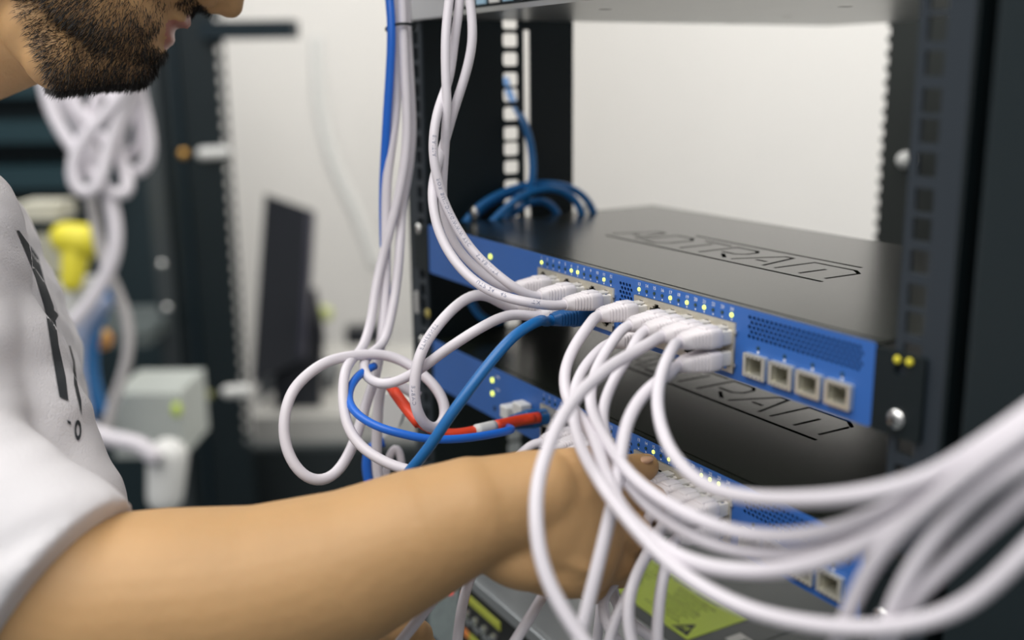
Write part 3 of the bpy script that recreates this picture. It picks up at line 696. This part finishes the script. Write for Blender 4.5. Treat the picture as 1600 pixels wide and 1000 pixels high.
nbx(wd*.75, wd+150, -30, 30, zb, zt, 'support_arm', RACK2)
GLOW = mat('warm_brass', (.8, .45, .12), .3, metal=.8)
for u, v, r, m_, nm in ((287, 240, 11, GLOW, 'brass_screw'), (253, 413, 9, SILVER, 'screw'), (261, 481, 9, SILVER, 'screw'), (327, 617, 9, mat('olive_brass', (.3, .3, .12), .4, metal=.5), 'brass_screw')):
    MB().sph(at(u, v, D1-22), ((r, 0, 0), (0, r, 0), (0, 0, r))).build(nm, m_, nb, True)
for u, v, du in ((334, 240, 17), (370, 612, 14)):
    MB().cap(at(u-du, v, D1-26), at(u+du, v-2, D1-26), 13, 13).build('latch_plate', WPLA, nb, True)
# dark cabinet further left
D3 = 2500
cab = empty('equipment_cabinet', at(110, 900, D3), 'teal-black equipment cabinet behind the man, far left', 'cabinet')
bg_box(MB(), -260, 262, -300, 1200, D3+250, 30).build('back_panel', mat('teal_black', (.006, .020, .026), .6), cab)
for i, v in enumerate((118, 190, 262)):
    bg_box(MB(), -200, 150, v, v+34, D3+40, 200).build('shelf_unit', mat('teal_unit', (.008, .035, .045), .5), cab)
# yellow and white things on a shelf
tag(bg_box(MB(), -40, 230, 520, 545, 2150, 260).build('shelf', mat('grey_shelf', (.1, .12, .12), .5)), 'grey blurred shelf behind the man under the yellow block', 'shelf')
yb = MB(); yb.cap(at(104, 372, 2000), at(132, 378, 2000), 30, 34); yb.cap(at(118, 400, 2000), at(112, 440, 2000), 26, 20)
tag(yb.build('yellow_block', YELLOW, None, True), 'yellow blurred block behind the man, left', 'block')
tag(bg_box(MB(), 22, 90, 318, 345, 2050, 90).build('pale_box', mat('cream', (.6, .58, .48), .6)), 'small cream box above the shirt collar in the blurred background', 'box')
tag(bg_box(MB(), 40, 110, 370, 430, 2060, 90).build('pale_box', mat('pale_tan', (.45, .44, .36), .6)), 'tan and white blurred box left of the yellow block', 'box')
tag(bg_box(MB(), 85, 130, 440, 520, 2055, 80).build('pale_box', WPLA), 'white blurred box under the yellow block', 'box')
wb = bg_box(MB(), 175, 284, 612, 720, 1900, 160).build('instrument_case', mat('pale_grey', (.5, .53, .5), .5))
tag(wb, 'pale grey boxy case standing low left of the dark rack', 'case')
MB().sph(at(276, 640, 1890), ((9, 0, 0), (0, 9, 0), (0, 0, 13))).build('yellow_button', mat('yellow_green', (.55, .7, .08), .4), wb, True)
tag(MB().cap(at(262, 715, 1800), at(258, 775, 1800), 34, 30).build('white_pouch', WPLA, None, True), 'white blurred pouch under the pale grey case', 'pouch')
tag(MB().ball(at(158, 530, 1950), 20).build('orange_cap', mat('orange_amber', (.65, .28, .06), .4), None, True), 'small orange and yellow cap behind the shirt', 'cap')
tag(MB().ball(at(151, 520, 1925), 15).build('amber_cap', mat('amber', (.8, .6, .15), .4), None, True), 'small amber cap in front of the orange one', 'cap')
# knotted white cables
KG = 'white cables knotted in front of the teal cabinet'
def bgc(label, pts, d, r, m_=WHITE, group=KG, cat=None):
    path = spline([at(u, v, d+dd) for u, v, dd in pts], 12)
    o = tube('network_cable', path, r, m_, None, n=10); return tag(o, label, 'cable', group)
KD = 1750
bgc('blurred white cable hanging outermost left in the knot below the beard', [(60, 60, 0), (72, 150, 0), (95, 205, 0), (130, 250, 0), (165, 300, -10), (190, 320, -10), (212, 300, 0), (195, 262, 10), (175, 235, 0), (200, 180, 0), (215, 120, 0)], KD, 11)
bgc('blurred white cable crossing the knot from upper right to lower left', [(230, 90, -30), (180, 165, -30), (135, 210, -30), (110, 260, -30), (112, 300, -30), (140, 318, -30), (162, 295, -30), (160, 250, -25), (178, 210, -20), (200, 140, -20)], KD, 11)
bgc('blurred white cable hanging at the right of the knot', [(205, 80, 20), (222, 160, 20), (236, 220, 20), (232, 270, 20), (205, 285, 20), (185, 260, 20), (190, 200, 20), (170, 140, 20)], KD, 10)
bgc('blurred white cable in the middle of the knot', [(120, 90, 40), (110, 160, 40), (150, 200, 40), (185, 250, 40), (215, 250, 40), (225, 200, 40), (200, 150, 40)], KD, 10)
bgc('blurred white cable filling the back of the knot', [(85, 100, 60), (95, 160, 60), (140, 215, 60), (150, 270, 60), (125, 290, 60), (108, 262, 60), (140, 190, 60), (165, 110, 60)], KD, 11)
bgc('blurred white cable leaving the knot downward and bending to the left', [(165, 290, 0), (178, 330, 0), (184, 375, 0), (172, 420, 0), (150, 460, 0), (120, 500, 0), (90, 530, 0)], KD, 12)
bgc('blurred white cable hanging thin beside the knot bend', [(140, 300, 40), (150, 360, 40), (158, 400, 40), (175, 440, 40), (195, 480, 40), (204, 530, 40), (192, 590, 40), (172, 640, 40), (160, 700, 40)], KD, 9, mat('greyish_jacket', (.42, .40, .40), .4))
bgc('blurred white cable running low across to the pale case', [(120, 660, 0), (150, 682, 0), (190, 690, 0), (225, 690, 0), (245, 720, 0)], 1750, 14)
bgc('blurred blue cable beside the shirt', [(175, 450, 60), (150, 500, 60), (138, 560, 60), (146, 610, 60), (158, 650, 60)], 1800, 14, mat('deep_blue', (.01, .13, .35), .4), 'blurred blue cables')
bgc('blurred pale blue cable next to the shirt edge', [(170, 470, 20), (130, 510, 20), (120, 560, 20), (128, 620, 20), (140, 700, 20), (150, 790, 20)], 1780, 12, mat('pale_blue_jacket', (.35, .42, .6), .4), 'blurred blue cables')
# desk, monitor, chair
D2 = 2600
dk = empty('desk', at(520, 780, D2), 'pale desk behind the looped cables, monitor standing on it', 'desk')
bg_box(MB(), 395, 700, 648, 690, D2, 700).build('desk_top', mat('pale_desk', (.52, .51, .48), .5), dk)
bg_box(MB(), 385, 700, 690, 1000, D2+30, 30).build('front_panel', mat('dark_desk_panel', (.012, .018, .02), .6), dk)
bg_box(MB(), 405, 520, 585, 648, D2+200, 150).build('monitor_foot', mat('grey_foot', (.10, .11, .12), .4), dk)
mo = empty('monitor', at(450, 600, D2), 'dark flat monitor seen at an angle in front of the bright wall', 'monitor')
MG = mat('monitor_black', (.018, .02, .026), .28)
def quad_prism(name, pts, m_, parent, th=Vector((0, 0, 0))):
    v = [at(*p) for p in pts]+[at(*p)+th for p in pts]; k = len(pts)
    f = [tuple(range(k)), tuple(range(k, 2*k))[::-1]]+[(i, k+i, k+(i+1) % k, (i+1) % k) for i in range(k)]
    return MB().add(v, f).build(name, m_, parent)
bk = CF*30
quad_prism('screen_housing', [(414, 303, D2+40), (488, 329, D2-40), (474, 560, D2-40), (394, 600, D2+40)], MG, mo, bk)
quad_prism('screen_edge', [(480, 327, D2-46), (490, 330, D2-46), (476, 560, D2-46), (466, 560, D2-46)], mat('purple_black', (.03, .03, .05), .3), mo, bk)
quad_prism('monitor_stand', [(420, 480, D2+60), (492, 450, D2+60), (505, 520, D2+60), (500, 640, D2+60), (430, 640, D2+60)], MG, mo, bk)
tag(MB().ball(at(508, 490, D2+300), 22).build('green_ball', mat('pale_lime', (.6, .66, .25), .5), None, True), 'small pale lime spot of an object beside the monitor stand', 'ball')
tag(bg_box(MB(), 540, 600, 512, 540, D2+350, 60).build('dark_case', MG), 'dark small case on the desk behind the hanging bundle', 'case')
bgc('very blurred pale grey cable hanging in front of the bright wall', [(495, 60, 0), (500, 160, 0), (520, 250, 0), (560, 340, 0), (590, 420, 0)], 3400, 22, mat('pale_grey_jacket', (.62, .62, .60), .6), 'wall cable')
tag(quad_prism('cloth_bundle', [(585, 625, 740), (612, 612, 740), (632, 640, 740), (622, 668, 740), (592, 690, 740), (578, 665, 740)], WPLA, None, CF*25), 'white crumpled bag hanging behind the looped cables', 'bag')

# ---------------------------------------------------------------- the man
man = MB()
PXH = 2.55
# head frame: F where the face looks, U crown of the head, L towards the viewer
F0 = (CR*.73-CU*.56+CF*.40).normalized(); U0 = (CR*.61+CU*.79); U0 = (U0-F0*U0.dot(F0)).normalized(); L0 = F0.cross(U0)
if L0.dot(CF) > 0: L0 = -L0
MEN = at(200, 146, 655)
def hp(f, u, l=0): return MEN+F0*f+U0*u+L0*l
def he(f, u, l, rf, ru, rl, **k): man.sph(hp(f, u, l), (F0*rf, L0*rl, U0*ru), **k)
he(-92, 150, 0, 98, 82, 74, nu=32, nv=20)
he(-52, 92, 0, 54, 70, 60, nu=28, nv=18)
he(-46, 42, 0, 46, 34, 50, nu=28, nv=16)
he(-12, 17, 0, 17, 16, 25); he(-22, 46, 0, 21, 26, 31)
for s in (-1, 1):
    man.cap(hp(-14, 16, s*14), hp(-84, 48, s*50), 15, 17); man.cap(hp(-84, 48, s*50), hp(-88, 90, s*56), 17, 14)
    he(-24, 88, s*36, 22, 24, 22); he(-90, 95, s*70, 15, 30, 9); he(1, 77, s*11, 8, 7.5, 7)
    he(-14, 120, s*28, 16, 10, 24)
he(-5, 41.5, 0, 9, 5.5, 21); he(-4.5, 55.5, 0, 9, 5.0, 24); he(-4, 56, 7, 9.5, 5.2, 7); he(-8, 48, 0, 7.5, 6, 24); he(-8, 64, 0, 9.5, 12, 22)
he(-6, 30, 0, 8, 7, 18)
man.cap(hp(0, 114), hp(13, 84), 8, 9.5); he(14, 82, 0, 10, 8.5, 9.5); he(6, 75, 0, 8, 6, 7)
he(-42, 30, 0, 46, 24, 44, nu=28, nv=16); he(-20, 12, 0, 20, 15, 26)
for s in (-1, 0, 1):
    man.cap(hp(-20, 11, s*14), hp(-42, -6, s*22), 16, 20); man.cap(hp(-42, -6, s*18), hp(-58, 2, s*12), 20, 24)
man.cap(hp(-56, 6), at(-70, 55, 692), 28, 48, n=28)
for s in (-1, 1): he(-50, 34, s*24, 38, 22, 26)
# neck and shoulders
man.cap(hp(-88, 62), at(-175, 45, 690), 56, 60, n=40)
man.cap(hp(-66, 44), at(-120, 60, 690), 40, 52, n=28)
man.cap(at(-175, 45, 690), at(-235, 250, 700), 60, 68, n=40); man.cap(at(-235, 250, 700), at(-190, 520, 700), 68, 70, n=28); man.ball(at(-190, 110, 694), 63, nu=32, nv=20)
SH = at(-190, 390, 560)
man.cap(at(-180, 350, 690), SH, 50, 42, n=28); man.cap(at(-170, 330, 700), at(-170, 380, 860), 62, 50, n=28)
man.cap(at(-190, 480, 700), at(-190, 1100, 720), 80, 85, n=28)
# near arm
EL = at(-80, 785, 503); WR = at(735, 802, 512)
man.cap(SH, at(-165, 640, 525), 42, 43, n=28); man.cap(at(-165, 640, 525), EL, 45, 41, n=28)
arm = [(-80, 785, 503, 41), (50, 895, 500, 42), (160, 950, 502, 44), (270, 941, 503, 44.5), (400, 925, 505, 41), (540, 888, 508, 37.5), (650, 838, 510, 32.5), (735, 802, 512, 27.5), (805, 795, 516, 22)]
for a, b in zip(arm, arm[1:]): man.cap(at(*a[:3]), at(*b[:3]), a[3], b[3], n=30)
man.cap(at(735, 797, 512), at(850, 772, 520), 25, 22, n=28)
# palm
def hs_(u, v, d, ru, rv, rd, rot=0):
    c, s = math.cos(rot), math.sin(rot)
    man.sph(at(u, v, d), ((CR*c-CU*s)*ru, CF*rd, (CU*c+CR*s)*rv), nu=28, nv=18)
hs_(845, 805, 520, 38, 32, 19, .12); hs_(900, 815, 523, 24, 37, 19, -.1); hs_(865, 885, 527, 30, 15, 18, .18)
hs_(890, 760, 526, 26, 17, 17, 0.05); hs_(805, 870, 520, 24, 15, 18, .4); hs_(828, 745, 520, 26, 13, 17, -.05)
def chain(pts):
    for a, b in zip(pts, pts[1:]): man.cap(at(*a[:3]), at(*b[:3]), a[3], b[3], n=20)
    for a in pts[1:-1]: man.ball(at(*a[:3]), a[3]*1.06)
for tv, te in ((752, 775), (790, 812), (835, 850), (872, 885)):
    man.cap(at(820, (tv+800)/2+6, 508), at(915, te, 510), 3.2, 4.8)
chain([(850, 740, 530, 12), (915, 729, 548, 10.5), (968, 738, 570, 9.6), (1003, 732, 583, 8.6)])           # thumb
man.sph(at(1004, 733, 584), (CR*9.5-CU*(-2), CF*7.5, CU*8.8))
chain([(925, 780, 524, 12.5), (985, 765, 545, 10), (1017, 785, 556, 9.3), (1012, 815, 575, 8.2), (1000, 822, 586, 7.6)])   # index
chain([(930, 815, 522, 12.5), (990, 835, 538, 9.8), (998, 856, 556, 8.8), (985, 858, 572, 7.8)])          # middle
chain([(925, 850, 523, 12), (962, 878, 538, 9.6), (968, 893, 556, 8.6), (955, 893, 572, 7.6)])            # ring
chain([(895, 880, 526, 11.5), (925, 912, 540, 8.8), (928, 920, 556, 7.8), (915, 918, 570, 7)])            # little
# far arm comes in from below
FE = at(300, 1340, 640); FW = at(500, 1130, 610)
man.cap(at(-170, 380, 860), FE, 50, 40, n=28); man.cap(FE, FW, 40, 28, n=28)
man.sph(at(560, 1075, 610), (CR*36, CF*17, CU*32), nu=24, nv=16)
chain([(560, 1030, 600, 13), (590, 1000, 592, 11), (612, 982, 588, 9.5), (628, 985, 584, 8.5)])
chain([(600, 1060, 606, 11), (640, 1010, 604, 9.5), (652, 992, 598, 8.8), (648, 985, 590, 8)])
chain([(605, 1080, 610, 11), (655, 1035, 610, 9.4), (664, 1018, 602, 8.6), (650, 1008, 594, 7.6)])
chain([(600, 1100, 614, 10.5), (650, 1065, 614, 9), (660, 1052, 606, 8.2), (646, 1044, 596, 7.4)])
chain([(590, 1118, 618, 9.5), (632, 1095, 618, 8), (640, 1082, 610, 7.4), (630, 1074, 600, 6.8)])
def remeshed(mb, voxel, smooth, name):
    me = bpy.data.meshes.new(name); me.from_pydata([Vector(v)*MM for v in mb.v], [], mb.f); me.update()
    o = bpy.data.objects.new(name, me); COL.objects.link(o)
    r = o.modifiers.new('r', 'REMESH'); r.mode = 'VOXEL'; r.voxel_size = voxel*MM; r.use_smooth_shade = True
    s = o.modifiers.new('s', 'SMOOTH'); s.factor = .5; s.iterations = smooth
    dg = bpy.context.evaluated_depsgraph_get(); dg.update()
    out = bpy.data.meshes.new_from_object(o.evaluated_get(dg)); bpy.data.objects.remove(o)
    out.materials.clear(); out.name = name; out.polygons.foreach_set('use_smooth', [True]*len(out.polygons))
    return out
bm_ = remeshed(man, 1.9, 7, 'person')
# lips have their own skin
def head_local(co):
    d = co/MM-MEN; return d.dot(F0), d.dot(U0), d.dot(L0)
person = link('person', bm_, SKIN)
bm_.materials.append(LIPS)
tag(person, 'bearded man in a white t-shirt reaching in from the left, hand on the lower switch', 'person')
cen = np.empty(len(bm_.polygons)*3); bm_.polygons.foreach_get('center', cen); cen = cen.reshape(-1, 3)/MM-np.array(MEN)
hf, hu, hl = cen@np.array(F0), cen@np.array(U0), cen@np.array(L0)
lipm = (np.abs(hl) < 25-np.abs(hu-48)*.9) & (hu > 35.5) & (hu < 61) & (hf > -13+np.abs(hl)*.0) & (hf < 12)
mi = np.where(lipm, 1, 0).astype(np.int32); bm_.polygons.foreach_set('material_index', mi)
# nail of the thumb
nl = MB().sph(at(1003, 720, 576), (CR*6.5-CU*(-1.0), CF*4.2, CU*2.2)); nl.build('thumb_nail', NAIL, person, True)
for s in (-1, 1):
    ey = MB().ball(hp(-12, 110, s*30), 11).build('eye', EYE, person, True)
    MB().ball(hp(-3.4, 109, s*30), 4.2).build('iris', IRIS, person, True)
# beard: thousands of short hairs rooted in jaw, chin and cheeks
bverts = []; bfaces = []
nrm = np.empty(len(bm_.polygons)*3); bm_.polygons.foreach_get('normal', nrm); nrm = nrm.reshape(-1, 3)
nf, nu_, nl_ = nrm@np.array(F0), nrm@np.array(U0), nrm@np.array(L0)
wc = cen+np.array(MEN)-np.array(CAM)
dp = wc@np.array(CF); pu = 800+FPX*(wc@np.array(CR))/dp; pv = 500-FPX*(wc@np.array(CU))/dp
hair_line = pu-(80-(147-pv)*.42)      # how far in front of the beard's rear border
top_line = 60+np.clip(-hf-30, 0, 80)*.62
bmask = (hair_line > 0) & (hf < 14) & (hu < top_line) & (np.abs(hl) < 80) & ~lipm
bmask &= ~((hu > 34) & (hf > -16) & (np.abs(hl) < 28) & (hu < 62))
bmask &= (pv < 175)
must = (hu > 61) & (hu < 71) & (hf > -18) & (np.abs(hl) < 27)
soul = (hu > 27) & (hu < 36) & (hf > -16) & (np.abs(hl) < 12)
dens = np.where(bmask, 1.0, 0.0)
dens = np.where(bmask & (hu > top_line-14), .35, dens)
dens = np.where(must | soul, .8, dens)
dens = np.where(bmask, dens*np.clip(hair_line/18+.15, 0, 1)*np.clip(.45+(pv-20)/110, .45, 1), dens)
idx = np.nonzero(dens > 0)[0]
cnt = 0
for i in idx:
    for _ in range(4):
        if random.random() > dens[i]*.95: continue
        c = Vector(cen[i])+MEN; nn = Vector(nrm[i])
        c = c+Vector((random.uniform(-1, 1), random.uniform(-1, 1), random.uniform(-1, 1)))
        dn = (nn*.55-U0*.75-F0*.10+Vector((random.uniform(-.35, .35), random.uniform(-.35, .35), random.uniform(-.35, .35)))).normalized()
        L = random.uniform(3.2, 7.2) if hu[i] < 40 else random.uniform(2.2, 5)
        sd = dn.cross(CF if random.random() < .6 else nn)
        if sd.length < .1: continue
        sd = sd.normalized()*random.uniform(.10, .20)
        k = len(bverts); mid = c+dn*L*.55+nn*.25; tip = c+dn*L-nn*.1
        bverts += [c-sd-nn*.4, c+sd-nn*.4, mid+sd*.7, mid-sd*.7, tip]; bfaces += [(k, k+1, k+2, k+3), (k+3, k+2, k+4)]
tag(mesh('beard', bverts, bfaces, HAIR, person), 'dark brown short beard', kind='stuff')
# short hair on the crown: a thin shell with hairs
hb = MB().sph(hp(-98, 158, 0), (F0*98, L0*78, U0*80), nu=36, nv=24)
hm = remeshed(hb, 3, 2, 'hair'); hm.materials.append(HAIR); hair = link('hair', hm, None, person)

# shirt
sh = MB()
def shape(pts):
    for a, b in zip(pts, pts[1:]): sh.cap(at(*a[:3]), at(*b[:3]), a[3], b[3], n=40)
for dd in (-85, -40, 0, 45, 90):
    k = abs(dd)/90
    shape([(-150, 420, 700+dd, 84-22*k), (-150, 560, 700+dd, 107-20*k), (-132, 700, 700+dd, 112-16*k), (-128, 860, 700+dd, 116-16*k), (-128, 1200, 700+dd, 118-16*k)])
sh.cap(at(-160, 340, 700), at(-150, 420, 700), 64, 82, n=40)
shape([(-190, 370, 690, 66), (-185, 400, 575, 74)]); shape([(-190, 370, 700, 62), (-170, 400, 870, 58)])
sh.cap(at(-90, 600, 575), at(45, 840, 560), 66, 52, n=32)
shape([(-190, 400, 575, 74), (-165, 620, 530, 62), (-110, 760, 505, 50)])
sh.cyl(at(-110, 757, 505), at(103, 914, 492), 49, 47.5, 48); shape([(-170, 400, 870, 58), (-60, 800, 830, 54)])
sm = remeshed(sh, 3.0, 14, 'tshirt')
from mathutils import noise as NZ
for q, nn in [(q, q.normal.copy()) for q in sm.vertices]:
    g = q.co/MM; a = g.dot(CR)*.008+g.dot(CU)*.011; b = g.dot(CU)*.030-g.dot(CR)*.022; c = g.dot(CF)*.012
    w = NZ.noise(Vector((a, b, c)))*3.6+NZ.noise(Vector((a*2.3, b*1.9+5, c*2)))*1.6
    q.co += nn*(w*MM)
sm.update()
tsh = link('tshirt', sm, SHIRT, person)
tag(tsh, 'white cotton t-shirt with charcoal print')
bvh = BVHTree.FromPolygons([v.co for v in sm.vertices], [p.vertices[:] for p in sm.polygons])
def on_shirt(u, v, off=1.1):
    d = (at(u, v, 1)-CAM).normalized(); h = bvh.ray_cast(CAM*MM, d)
    return None if h[0] is None else (h[0]/MM-d*off)
def shirt_print(name, left, right, n=24):
    """printed patch between two polylines (u, v), laid on the cloth"""
    def res(pl_, t):
        s = t*(len(pl_)-1); i = min(int(s), len(pl_)-2); f = s-i
        return pl_[i][0]*(1-f)+pl_[i+1][0]*f, pl_[i][1]*(1-f)+pl_[i+1][1]*f
    v = []; f = []; m_ = 10; n = max(n, 60)
    for i in range(n+1):
        a = res(left, i/n); b = res(right, i/n)
        for j in range(m_+1):
            q = on_shirt(a[0]+(b[0]-a[0])*j/m_, a[1]+(b[1]-a[1])*j/m_); v.append(q)
    for i in range(n):
        for j in range(m_):
            q = [i*(m_+1)+j, i*(m_+1)+j+1, (i+1)*(m_+1)+j+1, (i+1)*(m_+1)+j]
            if all(v[k] is not None for k in q): f.append(q)
    v = [Vector((0, 0, 0)) if x is None else x for x in v]
    bad = [i for i, x in enumerate(v) if x.length < 1e-6]
    used = sorted({k for q in f for k in q}); mp = {k: i for i, k in enumerate(used)}
    if not f: return None
    return mesh(name, [v[k] for k in used], [tuple(mp[k] for k in q) for q in f], PRINTB, tsh)
shirt_print('shirt_print', [(26, 360), (42, 398), (58, 440), (70, 480), (80, 540), (88, 590), (93, 620)], [(30, 360), (60, 402), (70, 440), (84, 478), (92, 540), (103, 590), (107, 626)])
shirt_print('shirt_print', [(68, 470), (74, 486), (80, 505)], [(70, 470), (92, 492), (82, 510)])
shirt_print('shirt_print', [(108, 540), (114, 565), (116, 600), (122, 625), (127, 645)], [(110, 540), (117, 565), (121, 600), (127, 625), (128, 650)])
ri = []; ro = []
for k in range(25):
    a = 2*math.pi*k/24; ri.append((122+2.6*math.cos(a), 672+9*math.sin(a))); ro.append((122+5.2*math.cos(a), 672+16*math.sin(a)))
shirt_print('shirt_letter', ri, ro, 24)
shirt_print('shirt_letter', [(105, 656), (111, 659)], [(106, 661), (111, 664)], 4)
